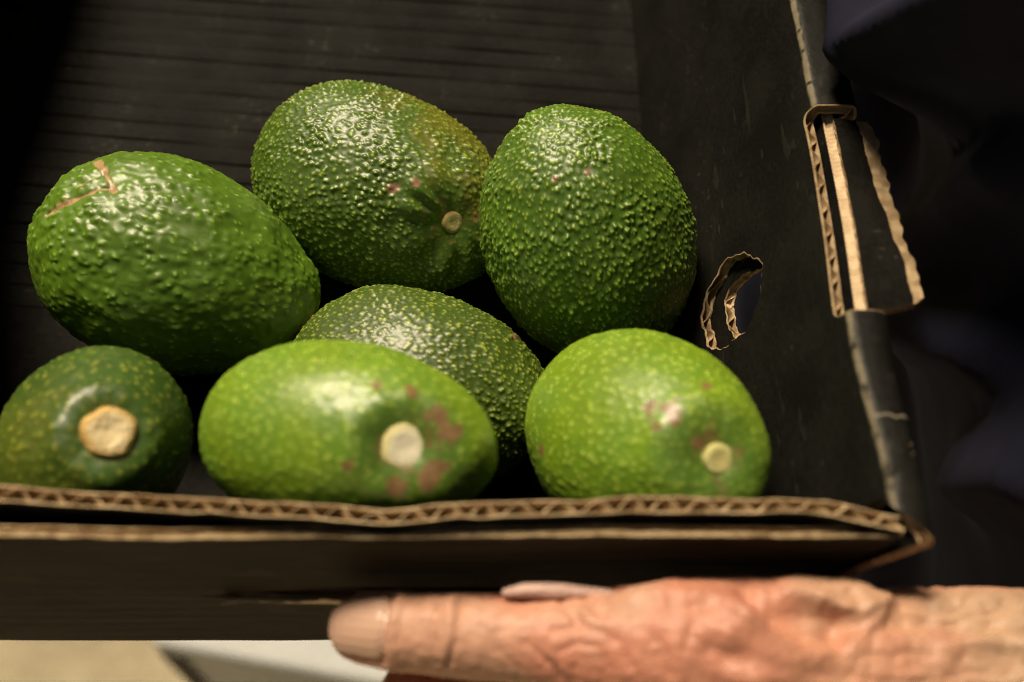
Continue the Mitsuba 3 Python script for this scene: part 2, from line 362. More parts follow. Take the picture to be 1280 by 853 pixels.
# ---------------------------------------------------------------- avocados
AVOCADOS = [
    {'key': 'left', 'c': [-0.1105, 0.1136, 0.0367], 'axis': [0.9309, -0.264, -0.2526], 'e1': [0.086, -0.5135, 0.8538], 'L': 0.0483, 'R1': 0.0351, 'R2': 0.0351, 'taper': 0.17, 'stem': [0.895, -0.338, -0.291], 'spots': [], 'yel': None, 'pitch': 0.0029, 'amp': 0.0006, 'dome': 0.2, 'tip': 0.25, 'wrk': 0.0032, 'base': [0.085, 0.17, 0.008], 'lite': [0.26, 0.44, 0.05], 'pleat': 0.0005, 'hollow': 0.003, 'seed': 1},
    {'key': 'back', 'c': [-0.046, 0.1527, 0.0305], 'axis': [0.8889, -0.4573, -0.0273], 'e1': [-0.233, -0.5025, 0.8326], 'L': 0.0503, 'R1': 0.0325, 'R2': 0.0351, 'taper': 0.1, 'stem': [0.6503, -0.6548, 0.3852], 'spots': [([0.2422, -0.6109, 0.7538], np.float64(0.06)), ([0.3989, -0.5195, 0.7557], np.float64(0.03))], 'yel': [0.8061, 0.3814, 0.4526], 'pitch': 0.002, 'amp': 0.0008, 'tip': 0.7, 'wrk': 0.0014, 'dome': 0.6, 'base': [0.052, 0.105, 0.006], 'lite': [0.32, 0.43, 0.05], 'pleat': 0.0008, 'hollow': 0.0035, 'seed': 2},
    {'key': 'right', 'c': [0.0254, 0.1272, 0.0382], 'axis': [-0.352, 0.4487, 0.8215], 'e1': [0.0788, -0.8603, 0.5037], 'L': 0.0453, 'R1': 0.0349, 'R2': 0.0354, 'taper': 0.06, 'stem': [-0.2926, 0.8717, 0.3932], 'spots': [([-0.0504, -0.1322, 0.9899], np.float64(0.021)), ([-0.3038, -0.1734, 0.9368], np.float64(0.021))], 'yel': None, 'pitch': 0.0021, 'amp': 0.0009, 'tip': 0.65, 'wrk': 0.0016, 'dome': 0.6, 'base': [0.062, 0.132, 0.007], 'lite': [0.34, 0.48, 0.05], 'pleat': 0.0005, 'hollow': 0.003, 'seed': 3},
    {'key': 'mid', 'c': [-0.0301, 0.074, 0.0261], 'axis': [0.951, -0.3039, 0.0569], 'e1': [-0.1882, -0.4227, 0.8865], 'L': 0.0441, 'R1': 0.0314, 'R2': 0.0314, 'taper': 0.08, 'stem': [0.9311, -0.3268, -0.1622], 'spots': [([0.8464, 0.2491, 0.4708], np.float64(0.044))], 'yel': None, 'pitch': 0.0019, 'amp': 0.00065, 'dome': 0.6, 'tip': 0.7, 'wrk': 0.0007, 'base': [0.046, 0.086, 0.006], 'lite': [0.36, 0.42, 0.05], 'pleat': 0.0004, 'hollow': 0.003, 'seed': 4},
    {'key': 'corner', 'c': [-0.1175, 0.038, 0.0567], 'axis': [0.451, -0.4391, 0.777], 'e1': [-0.8037, 0.1789, 0.5676], 'L': 0.0316, 'R1': 0.0255, 'R2': 0.0289, 'taper': 0.1, 'stem': [0.4457, -0.2786, 0.8507], 'spots': [], 'yel': [-0.3854, -0.4245, 0.8193], 'pitch': 0.0028, 'amp': 0.00035, 'dome': 0.3, 'tip': 0.5, 'wrk': 0.0004, 'base': [0.042, 0.09, 0.01], 'lite': [0.32, 0.34, 0.04], 'pleat': 0.0001, 'hollow': 0.0055, 'seed': 5},
    {'key': 'front', 'c': [-0.0445, 0.0331, 0.0713], 'axis': [0.9542, -0.2223, 0.2001], 'e1': [-0.2751, -0.3899, 0.8788], 'L': 0.0421, 'R1': 0.0253, 'R2': 0.0262, 'taper': 0.06, 'stem': [0.5886, -0.4227, 0.6891], 'spots': [([0.7838, -0.2073, 0.5854], np.float64(0.106)), ([0.6379, 0.003, 0.7701], np.float64(0.064)), ([0.7131, -0.5345, 0.4536], np.float64(0.078)), ([0.3887, 0.0494, 0.9201], np.float64(0.05)), ([0.1984, -0.6331, 0.7482], np.float64(0.042)), ([0.531, -0.6801, 0.5054], np.float64(0.064))], 'yel': None, 'pitch': 0.0023, 'amp': 0.00024, 'dome': 0.5, 'tip': 0.85, 'dot': 0.62, 'tipk': 0.75, 'wrk': 0.00025, 'base': [0.15, 0.262, 0.01], 'lite': [0.42, 0.54, 0.08], 'pleat': 0.00015, 'hollow': 0.0042, 'seed': 6},
    {'key': 'near', 'c': [0.0374, 0.0402, 0.0569], 'axis': [0.5486, -0.6116, 0.5701], 'e1': [-0.7299, -0.0178, 0.6834], 'L': 0.0408, 'R1': 0.0274, 'R2': 0.0304, 'taper': 0.08, 'stem': [0.3865, -0.5216, 0.7606], 'spots': [([0.069, -0.2364, 0.9692], np.float64(0.105)), ([-0.0411, -0.1645, 0.9855], np.float64(0.056)), ([0.2752, -0.4486, 0.8503], np.float64(0.056)), ([-0.9841, -0.1547, 0.0877], np.float64(0.049)), ([0.3985, -0.0247, 0.9168], np.float64(0.035))], 'yel': None, 'pitch': 0.0023, 'amp': 0.00024, 'dome': 0.5, 'tip': 0.85, 'dot': 0.62, 'tipk': 0.75, 'wrk': 0.00025, 'base': [0.152, 0.262, 0.01], 'lite': [0.42, 0.54, 0.08], 'pleat': 0.00015, 'hollow': 0.0042, 'seed': 7},
]

AVO_LABEL = {
    'left': 'largest glossy green avocado at the left with tan branching scars on its upper end',
    'back': 'pebbly olive green avocado at the back centre with a small cream stem scar facing right',
    'right': 'knobbly bright green avocado standing upright against the right wall beside the vent hole',
    'mid': 'darkest green speckled avocado lying in the middle, half hidden behind the pale front one',
    'corner': 'dark green avocado at the lower left seen end on with a thick tan stem stub',
    'front': 'long pale lime green avocado at the front centre with cream stem scar and brown patches',
    'near': 'round pale lime green avocado at the front right corner with a small brown graze',
}
SPHERE = {}
def sphere(k):
    if k not in SPHERE: SPHERE[k] = trimesh.creation.icosphere(k)
    return SPHERE[k]

def fib(n):
    i = np.arange(n) + 0.5
    ph, th = np.arccos(1 - 2 * i / n), np.pi * (1 + 5 ** 0.5) * i
    return np.c_[np.cos(th) * np.sin(ph), np.sin(th) * np.sin(ph), np.cos(ph)]

def curve_dist(dirs, pts):
    best = np.full(len(dirs), 9.0)
    pts = np.array(pts)
    for p, q_ in zip(pts[:-1], pts[1:]):
        ab = q_ - p
        t = np.clip(((dirs - p) @ ab) / (ab @ ab), 0, 1)
        best = np.minimum(best, np.linalg.norm(dirs - p - t[:, None] * ab, axis=1))
    return best

def avocado(i, A):
    key = 'avocado' + ('_%03d' % i if i else '')
    rng = np.random.default_rng(A['seed'])
    fine = A['key'] in ('left', 'back', 'right', 'mid')
    S = sphere(7 if fine else 6)
    F = np.array([A['e1'], np.cross(A['axis'], A['e1']), A['axis']])
    R = np.array([A['R1'], A['R2'], A['L']]); rm = float(np.cbrt(R.prod()))
    sd = A['seed'] * 13.7
    def base(n):
        g = 1 - A['taper'] * n[:, 2] - 0.05 * np.maximum(n[:, 2], 0) ** 3
        lump = 1 + 0.055 * (meshkit.fbm(n * 1.7 + sd, 2, 1) - 0.5)
        return np.c_[n[:, 0] * R[0] * g, n[:, 1] * R[1] * g, n[:, 2] * R[2]] * lump[:, None]
    n = S.vertices
    P = base(n)
    q = P / np.linalg.norm(P, axis=1, keepdims=True)
    N = n / R; N /= np.linalg.norm(N, axis=1, keepdims=True)
    stem = F @ np.array(A['stem'])
    ang = np.arccos(np.clip(q @ stem, -1, 1))
    smooth_end = smst(0.06, 0.55, ang)
    # pebbles
    cnt = int(4 * np.pi * (R[0] * R[1] * R[2]) ** (2 / 3) / A['pitch'] ** 2 * 1.1)
    fp = fib(cnt) + rng.normal(size=(cnt, 3)) * 0.30 * math.sqrt(4 * np.pi / cnt)
    fp /= np.linalg.norm(fp, axis=1, keepdims=True)
    pts = base(fp)
    st = np.array([1, 1, 0.8])
    amp = 0.25 + 0.75 * rng.random(cnt); tipc = rng.random(cnt); sig = A['pitch'] * (0.21 + 0.13 * rng.random(cnt))
    warp = (np.stack([meshkit.noise(P * 420 + sd, k) for k in (1, 2, 3)], -1) - 0.5) * A['pitch'] * 0.35
    d, idx = cKDTree(pts * st).query((P + warp) * st, k=5)
    g = amp[idx] * np.exp(-d ** 2 / (2 * sig[idx] ** 2))
    peb = g.max(1) * 0.7 + g.sum(1) * 0.3
    patch = 0.50 + 0.85 * smst(0.3, 0.7, meshkit.fbm(P * 75 + sd, 2, 5))
    tip = (np.exp(-d ** 2 / (2 * (A.get('dot', 0.55) * sig[idx]) ** 2)) * (tipc[idx] < A['tip'] * 1.3) * (0.4 + 0.6 * amp[idx])).max(1)
    wr = meshkit.fbm(np.c_[P[:, 0] * 150, P[:, 1] * 150, P[:, 2] * 70] + sd, 3, 2) - 0.5
    rid = 1 - np.abs(2 * meshkit.fbm(np.c_[P[:, 0] * 110, P[:, 1] * 110, P[:, 2] * 75] + sd * 2, 2, 6) - 1)
    h = A['amp'] * peb * patch * (0.25 + 0.75 * smooth_end) + A['wrk'] * (0.5 * wr + 0.35 * (rid - 0.8)) * (0.3 + 0.7 * smooth_end)
    # hollow round the stem, with a low collar and radial pleats
    azi = np.arctan2(q @ F_cross(stem), q @ F_cross2(stem))
    h += -A['hollow'] * np.exp(-(ang / 0.20) ** 2) + A['hollow'] * 0.22 * np.exp(-((ang - 0.42) / 0.13) ** 2)
    h += A['pleat'] * np.sin(azi * 9 + 2 * np.sin(azi * 2 + sd)) * np.exp(-((ang - 0.38) / 0.17) ** 2) * (0.4 + meshkit.noise(q * 5 + sd, 3))
    # colour: pigment only
    b0, b1 = np.array(A['base']), np.array(A['lite'])
    mot = meshkit.fbm(P * 60 + sd, 3, 7)[:, None]
    fl = meshkit.fbm(P * 420 + sd, 2, 8)[:, None]
    c = b0 * (0.72 + 0.56 * mot) * (0.85 + 0.3 * fl)
    if A['yel'] is not None:
        ya_ = np.arccos(np.clip(q @ (F @ np.array(A['yel'])), -1, 1))
        y = smst(0.95, 0.35, ya_ + 1.3 * (meshkit.fbm(q * 4 + sd, 3, 9) - 0.5))[:, None] * 0.85
        y = y * (0.45 if A['key'] == 'corner' else 1.0)
        c = c * (1 - y) + np.array([0.13, 0.13, 0.010]) * (0.8 + 0.4 * mot) * y
    if A['key'] in ('front', 'near'):
        y = smst(0.40, 0.62, meshkit.fbm(q * 2.0 + sd, 3, 9))[:, None] * 0.5
        c = c * (1 - y) + np.array([0.10, 0.22, 0.018]) * y
        y = smst(0.55, 0.25, ang)[:, None] * 0.7
        c = c * (1 - y) + np.array([0.055, 0.12, 0.016]) * (0.8 + 0.4 * mot) * y
    tipm = A.get('tipk', 1.0) * (smst(0.25, 0.7, tip) * (0.35 + 0.65 * smst(0.15, 0.6, ang)))[:, None]
    c = c * (1 - 0.85 * tipm) + b1 * (0.8 + 0.4 * fl) * 0.85 * tipm
    rag = meshkit.fbm(P * 260 + sd, 4, 11)
    dome = (smst(0.35, 0.9, peb) * (0.3 + 0.7 * smooth_end))[:, None] * A['dome']
    c = c * (1 - dome) + (0.55 * c + 0.45 * b1) * dome
    brown = np.zeros(len(P))
    for sdir, rad in A['spots']:
        a_ = np.arccos(np.clip(q @ (F @ np.array(sdir)), -1, 1))
        brown = np.maximum(brown, smst(1.2, 0.8, a_ / rad + 4.2 * (rag - 0.5) + 0.9 * (fl[:, 0] - 0.5)))
    # russet ring where the stem left
    brown = np.maximum(brown, 0.7 * smst(0.50, 0.64, rag) * np.exp(-((ang - 0.17) / 0.07) ** 2))
    if A['key'] == 'left':
        for line, wd in SCARS:
            dd = curve_dist(q, [F @ np.array(p) for p in line])
            cov = smst(1.15, 0.75, dd / wd + 2.6 * (rag - 0.50))
            brown = np.maximum(brown, cov); h += (0.0005 * (fl[:, 0] - 0.5) - 0.0002) * cov
            h += -0.0007 * np.exp(-(dd / (wd * 2.6)) ** 2)
    bc = np.array([0.22, 0.105, 0.055])
    if A['key'] == 'left': bc = np.array([0.42, 0.24, 0.12])
    c = c * (1 - brown[:, None] * 0.82) + bc * (0.6 + 0.8 * fl) * brown[:, None] * 0.82
    Pf = (P + N * h[:, None]) @ F + np.array(A['c'])
    add(key + '__skin', (Pf, S.faces), 'avocado_skin' if fine else 'avocado_skin_satin', True, np.clip(c, 0, 1))
    labels[key] = dict(label=AVO_LABEL[A['key']], category='avocado', group='avocados heaped in the box')
    # stem scar or stub, seated in the hollow
    if A['key'] in STEMS:
        rad, hi, c0, c1 = STEMS[A['key']]
        B = sphere(5); v = B.vertices.copy()
        r_ = np.hypot(v[:, 0], v[:, 1]); az = np.arctan2(v[:, 1], v[:, 0])
        fac = 0.6 if A['key'] == 'corner' else 0.35
        poly = 1 + fac * (0.05 * np.cos(5 * az + 1.0) + 0.05 * np.cos(3 * az + 2.0)) + 0.06 * (meshkit.noise(v * 3 + sd, 3) - 0.5)
        sq = np.sign(v[:, 2]) * np.abs(v[:, 2]) ** 0.6
        lat = np.maximum(r_, 1e-6); lat2 = lat ** 0.85
        topdip = np.where(v[:, 2] > 0, -0.35 * np.exp(-(r_ / 0.55) ** 2) + 0.06 * (meshkit.fbm(v * 6 + sd, 3, 2) - 0.5) * 2, 0)
        L = np.c_[v[:, 0] / lat * lat2 * rad * poly, v[:, 1] / lat * lat2 * rad * poly, (sq + topdip) * hi]
        k = smst(0.45, 0.95, r_)[:, None] * (v[:, 2:3] > -0.2) + (v[:, 2:3] <= 0.1)
        k = np.clip(k + 0.5 * (meshkit.fbm(v * 5 + sd, 3, 4)[:, None] - 0.5), 0, 1)
        col = np.array(c0) * (1 - k) + np.array(c1) * k
        # dried rim
        rim = smst(0.86, 0.98, r_)[:, None] * smst(0.30, 0.55, meshkit.fbm(v * 7 + sd, 3, 6))[:, None]
        col = col * (1 - 0.55 * rim) + np.array([0.14, 0.08, 0.03]) * 0.55 * rim
        fib_ = meshkit.fbm(np.c_[v[:, 0] * 14, v[:, 1] * 5, v[:, 2] * 3] + sd, 3, 12)[:, None]
        col = col * (0.78 + 0.44 * fib_)
        j = int(np.argmin(ang))
        s0 = P[j] + N[j] * (h[j] + hi * 0.15)
        z = N[j] * 0.5 + stem * 0.5; z /= np.linalg.norm(z)
        X = F_cross(z); Y = np.cross(z, X)
        W = (L @ np.array([X, Y, z]) + s0) @ F + np.array(A['c'])
        add(key + '__stem_scar', (W, B.faces), 'stem_wood', True, np.clip(col, 0, 1))

def F_cross(s):
    a = np.cross(s, [0.31, 0.83, 0.46]); return a / np.linalg.norm(a)
def F_cross2(s):
    return np.cross(s, F_cross(s))

STEMS = {'back': (0.0038, 0.0014, (0.60, 0.52, 0.24), (0.36, 0.27, 0.10)),
         'corner': (0.0072, 0.0056, (0.74, 0.62, 0.36), (0.58, 0.38, 0.11)),
         'front': (0.0062, 0.0024, (0.85, 0.81, 0.60), (0.66, 0.62, 0.28)),
         'near': (0.0041, 0.0018, (0.50, 0.46, 0.18), (0.60, 0.60, 0.24))}
SCARS = [([[-0.5238, 0.5111, 0.6814], [-0.4259, 0.321, 0.8459], [-0.3625, 0.2048, 0.9092], [-0.3014, 0.077, 0.9504]], 0.03), ([[-0.3557, 0.1058, 0.9286], [-0.4574, 0.0688, 0.8866], [-0.569, 0.0408, 0.8213], [-0.6679, 0.0197, 0.744], [-0.7567, -0.0068, 0.6537]], 0.017), ([[-0.4224, 0.2579, 0.869], [-0.4904, 0.1922, 0.85], [-0.5636, 0.1574, 0.8109]], 0.012)]
for i, A in enumerate(AVOCADOS): avocado(i, A)

# ---------------------------------------------------------------- the person holding the box
labels['person'] = dict(label='person in a dark navy jacket at the right holding the box, thumb along its front', category='person')
HAND = {
    'thumb': [([-0.0394, -0.0122, 0.0512], 0.0087), ([-0.0275, -0.0143, 0.0546], 0.0103), ([-0.0133, -0.0159, 0.0572], 0.0108), ([0.003, -0.0175, 0.0585], 0.0112), ([0.0222, -0.0195, 0.0597], 0.0142), ([0.0422, -0.0204, 0.0602], 0.0178), ([0.0592, -0.0209, 0.0599], 0.0186), ([0.0728, -0.0238, 0.0558], 0.0185), ([0.0856, -0.025, 0.0527], 0.0185)],
    'index': [([-0.0288, -0.0235, 0.03], 0.0074), ([-0.0174, -0.0259, 0.0309], 0.0084), ([0.0043, -0.0322, 0.0293], 0.0098), ([0.034, -0.038, 0.0304], 0.0135), ([0.0755, -0.0326, 0.0384], 0.019)],
    'middle': [([-0.0382, -0.0245, -0.0025], 0.0078), ([-0.0188, -0.0294, -0.0009], 0.009), ([0.0092, -0.0392, 0.0037], 0.01), ([0.0397, -0.045, 0.013], 0.0135), ([0.0768, -0.0369, 0.0299], 0.019)],
    'ring': [([-0.0347, -0.0299, -0.0212], 0.0074), ([-0.0147, -0.0362, -0.0192], 0.0088), ([0.0141, -0.0464, -0.0115], 0.0096), ([0.0435, -0.0527, -0.0048], 0.013), ([0.0809, -0.0409, 0.0191], 0.019)],
    'little': [([-0.0204, -0.0376, -0.0378], 0.0066), ([-0.0037, -0.0443, -0.0326], 0.0078), ([0.0217, -0.0533, -0.0252], 0.0086), ([0.0495, -0.0604, -0.0202], 0.012), ([0.0844, -0.0447, 0.0109], 0.0185)],
    'wrist': [([0.0747, -0.0307, 0.0432], 0.02), ([0.0906, -0.0243, 0.0495], 0.0212), ([0.1318, -0.0247, 0.0493], 0.0224), ([0.1784, -0.028, 0.0449], 0.027), ([0.2214, -0.0293, 0.0417], 0.032)],
    'wrist_low': [([0.08, -0.0415, 0.0223], 0.019), ([0.0967, -0.0319, 0.0306], 0.019), ([0.1375, -0.031, 0.0312], 0.022), ([0.1835, -0.0314, 0.0333], 0.028), ([0.2246, -0.0301, 0.0365], 0.032)],
    'tendon_long': [([0.0723, -0.009, 0.0674], 0.0045), ([0.085, -0.0099, 0.068], 0.0045)],
}
HAND_FORMS = [
    ([[0.0578, -0.0115, 0.0764], [0.0625, -0.0148, 0.0744], [0.0699, -0.0191, 0.0717], [0.0776, -0.0201, 0.0711]], -0.003, 0.0034),
    ([[0.065, -0.0132, 0.0754], [0.0718, -0.0155, 0.074], [0.0796, -0.0171, 0.0729]], -0.0016, 0.0026),
    ([[0.0291, -0.0115, 0.0764], [0.0466, -0.0115, 0.0764], [0.0573, -0.0148, 0.0744], [0.065, -0.0194, 0.0715], [0.0722, -0.022, 0.0698], [0.0815, -0.0211, 0.0705], [0.0902, -0.0171, 0.0729]], 0.0013, 0.0018),
    ([[0.067, -0.0115, 0.0764], [0.0737, -0.0128, 0.0756], [0.0819, -0.015, 0.0743], [0.099, -0.0145, 0.0746], [0.1281, -0.0141, 0.0748]], 0.0014, 0.002),
    ([[0.0757, -0.014, 0.0749], [0.0811, -0.0151, 0.0742]], 0.0008, 0.0014),
    ([[0.0844, -0.0191, 0.0717], [0.1048, -0.0174, 0.0727], [0.1281, -0.0187, 0.0719]], -0.001, 0.0022),
    ([[0.0902, -0.0206, 0.0708], [0.1087, -0.0211, 0.0705], [0.1281, -0.023, 0.0692]], 0.0007, 0.0024),
    ([[0.0514, -0.0169, 0.073], [0.0563, -0.0151, 0.0742]], 0.0013, 0.0042),
    ([[0.0573, -0.0263, 0.0672], [0.0679, -0.0247, 0.0682]], 0.0014, 0.0046),
    ([[0.0466, -0.0211, 0.0705], [0.0543, -0.023, 0.0692], [0.0699, -0.026, 0.0674], [0.0796, -0.0268, 0.0668]], -0.001, 0.0024),
    ([[-0.0184, -0.0158, 0.0737], [-0.0198, -0.0197, 0.0713], [-0.0194, -0.0235, 0.0689], [-0.0179, -0.0273, 0.0665]], -0.0008, 0.0006),
    ([[-0.0128, -0.0141, 0.0748], [-0.0132, -0.0194, 0.0715], [-0.0144, -0.0235, 0.0689], [-0.0163, -0.0276, 0.0663]], -0.0009, 0.0007),
    ([[-0.0155, -0.0153, 0.0741], [-0.0163, -0.0211, 0.0705], [-0.0171, -0.026, 0.0674]], 0.0004, 0.0016),
    ([[-0.0097, -0.0169, 0.073], [-0.0101, -0.0227, 0.0694]], -0.0003, 0.0006),
    ([[-0.0223, -0.0145, 0.0746], [-0.0233, -0.0194, 0.0715]], -0.0003, 0.0006),
    ([[0.0019, -0.0132, 0.0754], [0.0029, -0.0169, 0.073]], -0.0004, 0.0007),
    ([[0.0107, -0.0115, 0.0764], [0.0126, -0.0148, 0.0744], [0.0165, -0.0174, 0.0727]], -0.0007, 0.0008),
    ([[0.0159, -0.0109, 0.0768], [0.0184, -0.0138, 0.075], [0.0217, -0.0158, 0.0737]], -0.0007, 0.0009),
    ([[0.0223, -0.0107, 0.0769], [0.0248, -0.0132, 0.0754]], -0.0005, 0.0008),
    ([[0.0097, -0.0194, 0.0715], [0.0155, -0.0181, 0.0723], [0.0217, -0.0187, 0.0719], [0.0262, -0.0211, 0.0705], [0.0281, -0.0252, 0.0679]], -0.0005, 0.0008),
    ([[0.0116, -0.023, 0.0692], [0.0159, -0.0211, 0.0705], [0.021, -0.022, 0.0698], [0.0229, -0.026, 0.0674]], -0.0005, 0.0008),
    ([[0.0039, -0.0219, 0.0699], [0.0097, -0.026, 0.0674], [0.0116, -0.0293, 0.0653]], -0.0005, 0.0008),
    ([[-0.0039, -0.0235, 0.0689], [0.0019, -0.0273, 0.0665]], -0.0004, 0.0007),
    ([[0.0311, -0.0178, 0.0725], [0.0359, -0.0211, 0.0705], [0.0369, -0.026, 0.0674]], -0.0004, 0.001),
    ([[0.0427, -0.0169, 0.073], [0.0408, -0.0211, 0.0705], [0.0427, -0.026, 0.0674]], -0.0004, 0.001),
    ([[0.0835, -0.012, 0.0761], [0.085, -0.0145, 0.0746]], -0.001, 0.0012),
    ([[0.097, -0.0153, 0.0741], [0.0961, -0.0211, 0.0705], [0.099, -0.0276, 0.0663]], -0.0003, 0.001),
    ([[0.1106, -0.0153, 0.0741], [0.1087, -0.0227, 0.0694]], -0.0003, 0.001),
    ([[0.1184, -0.0161, 0.0735], [0.1207, -0.026, 0.0674]], -0.0003, 0.001),
]
FINGERTIP = {'tip': [([-0.0018, -0.0085, 0.0683], 0.0011), ([0.003, -0.0082, 0.0691], 0.0019), ([0.012, -0.0083, 0.069], 0.002), ([0.0251, -0.009, 0.0674], 0.0016)]}

def surface_nets(val, org, vox):
    s = val < 0
    nx, ny, nz = val.shape
    acc = np.zeros((nx - 1, ny - 1, nz - 1, 3)); cnt = np.zeros((nx - 1, ny - 1, nz - 1))
    corners = [(a, b, c) for a in (0, 1) for b in (0, 1) for c in (0, 1)]
    sl = lambda o: tuple(slice(o[k], val.shape[k] - 1 + o[k]) for k in range(3))
    for a in corners:
        for ax in range(3):
            if a[ax]: continue
            b = list(a); b[ax] = 1
            va, vb = val[sl(a)], val[sl(b)]
            cr = (va < 0) != (vb < 0)
            t = np.where(cr, va / np.where(cr, va - vb, 1), 0)
            for k in range(3): acc[..., k] += np.where(cr, a[k] + (t if k == ax else 0), 0)
            cnt += cr
    act = cnt > 0
    ids = -np.ones(act.shape, int); ids[act] = np.arange(act.sum())
    v = (np.argwhere(act) + acc[act] / cnt[act][:, None]) * vox + org
    quads = []
    for ax in range(3):
        o1, o2 = [k for k in range(3) if k != ax]
        lo = [slice(1, n - 1) for n in val.shape]; lo[ax] = slice(0, val.shape[ax] - 1)
        hi = list(lo); hi[ax] = slice(1, val.shape[ax])
        A_, B_ = s[tuple(lo)], s[tuple(hi)]
        pos = np.argwhere(A_ != B_); flip = A_[A_ != B_]
        off = np.array([1, 1, 1]); off[ax] = 0
        p = pos + off
        def c_(d1, d2):
            r = p.copy(); r[:, o1] -= d1; r[:, o2] -= d2
            return ids[r[:, 0], r[:, 1], r[:, 2]]
        qd = np.stack([c_(1, 1), c_(0, 1), c_(0, 0), c_(1, 0)], -1)
        if ax == 1: flip = ~flip
        qd[~flip] = qd[~flip][:, ::-1]
        quads.append(qd)
    return v, np.vstack(quads)

def sdf_mesh(chains, vox, pad, k_of):
    allp = np.array([np.r_[p, r] for ch in chains.values() for p, r in ch])
    lo = (allp[:, :3] - allp[:, 3:]).min(0) - pad; hi = (allp[:, :3] + allp[:, 3:]).max(0) + pad
    dims = np.ceil((hi - lo) / vox).astype(int) + 1
    val = np.full(dims, 0.05)
    for name, ch in chains.items():
        k = k_of(name)
        one = np.full(dims, 0.05)
        for (a, ra), (b, rb) in zip(ch[:-1], ch[1:]):
            a, b = np.array(a), np.array(b)
            m = max(ra, rb) + 0.014
            i0 = np.maximum(((np.minimum(a, b) - m - lo) / vox).astype(int), 0); i1 = np.minimum(((np.maximum(a, b) + m - lo) / vox).astype(int) + 2, dims)
            ax = [lo[q_] + np.arange(i0[q_], i1[q_]) * vox for q_ in range(3)]
            g = np.stack(np.meshgrid(*ax, indexing='ij'), -1)
            ab = b - a; t = np.clip(((g - a) @ ab) / (ab @ ab), 0, 1)
            d = np.linalg.norm(g - a - t[..., None] * ab, axis=-1) - (ra + (rb - ra) * t)
            sub = one[i0[0]:i1[0], i0[1]:i1[1], i0[2]:i1[2]]
            sub[...] = np.minimum(sub, d)
        hh = np.clip(0.5 + 0.5 * (val - one) / k, 0, 1)
        val = val * (1 - hh) + one * hh - k * hh * (1 - hh)
    return surface_nets(val, lo, vox)

v, f = sdf_mesh(HAND, 0.0009, 0.004, lambda n: 0.0080 if n.startswith('tendon') else (0.0030 if n in ('index', 'middle', 'ring', 'little') else 0.0060))
hand = trimesh.Trimesh(v, np.vstack([f[:, [0, 1, 2]], f[:, [0, 2, 3]]]), process=False)
if hand.volume < 0: hand.invert()
trimesh.smoothing.filter_taubin(hand, iterations=8)
V, Nn = np.array(hand.vertices), np.array(hand.vertex_normals)
h = 0.0007 * (meshkit.fbm(V * [90, 120, 120], 3, 1) - 0.5) + 0.0002 * (meshkit.fbm(np.c_[V[:, 0] * 420, V[:, 1] * 130, V[:, 2] * 130], 3, 2) - 0.5)
N0 = np.array([-0.0, -0.5305, 0.8477])
Vp = V - (V @ N0)[:, None] * N0
facing = smst(-0.1, 0.35, Nn @ N0)
for pts, am, wd in HAND_FORMS:
    pts = np.array(pts); pts = pts - (pts @ N0)[:, None] * N0
    sel = np.nonzero((Vp[:, 0] > pts[:, 0].min() - 4 * wd) & (Vp[:, 0] < pts[:, 0].max() + 4 * wd) & (facing > 0))[0]
    if not len(sel): continue
    dd = curve_dist(Vp[sel] + 0.0006 * (np.stack([meshkit.noise(V[sel] * 300, k) for k in (1, 2, 3)], -1) - 0.5), pts)
    h[sel] += (0.75 if wd < 0.00075 else 1.4) * am * np.exp(-(dd / wd) ** 2) * facing[sel] * (0.7 + 0.6 * meshkit.noise(V[sel] * 160, 4))
crs = 1 - np.abs(2 * meshkit.fbm(np.c_[V[:, 0] * 230, V[:, 1] * 70 + V[:, 0] * 40, V[:, 2] * 70], 3, 15) - 1)
crs3 = 1 - np.abs(2 * meshkit.fbm(np.c_[V[:, 0] * 22, V[:, 1] * 110, V[:, 2] * 110], 2, 33) - 1)
crs2 = 1 - np.abs(2 * meshkit.fbm(np.c_[V[:, 0] * 120 + V[:, 2] * 120, V[:, 1] * 180, V[:, 2] * 180], 2, 16) - 1)
arm_ = smst(0.07, 0.11, V[:, 0])
h += arm_ * (0.0017 * (meshkit.fbm(np.c_[V[:, 0] * 60, V[:, 1] * 190, V[:, 2] * 190], 3, 21) - 0.5) - 0.0005 * smst(0.75, 1.0, crs2))
h += arm_ * 0.0012 * smst(0.72, 1.0, crs3)
h -= 0.00025 * smst(0.80, 1.0, crs) + 0.00020 * smst(0.80, 1.0, crs2)
# nail bed and the folds of skin round it
tp = np.array(HAND['thumb'][0][0]); ta = np.array(HAND['thumb'][1][0]) - tp; ta /= np.linalg.norm(ta)
nf = np.array([0.0, -0.2207, 0.9753]); nf -= (nf @ ta) * ta; nf /= np.linalg.norm(nf); ns = np.cross(ta, nf)
rl = V - tp; la = rl @ ta; ph = np.arctan2(rl @ ns, rl @ nf)
inside = smst(-0.009, -0.007, la) * smst(0.0122, 0.0112, la) * smst(1.06, 0.96, np.abs(ph))
around = smst(-0.003, 0.001, la) * smst(0.0160, 0.0135, la) * smst(1.45, 1.2, np.abs(ph)) * (1 - inside)
near_ = smst(0.020, 0.016, np.linalg.norm(rl, axis=1))
h = h * (1 - 0.7 * inside * near_) + near_ * (0.0008 * around - 0.0004 * inside)
hand.vertices = V + Nn * h[:, None]
blot = meshkit.fbm(V * 70, 3, 6)[:, None]; fine_ = meshkit.fbm(V * 420, 3, 7)[:, None]
red = smst(0.42, 0.62, meshkit.fbm(V * 38 + 4, 3, 8))[:, None]
x_ = V[:, :1]
pink, tan = np.array([0.52, 0.285, 0.19]), np.array([0.49, 0.305, 0.195])
arm = smst(0.01, 0.14, x_ + 0.05 * (blot - 0.5))
col = pink * (1 - arm) + tan * arm
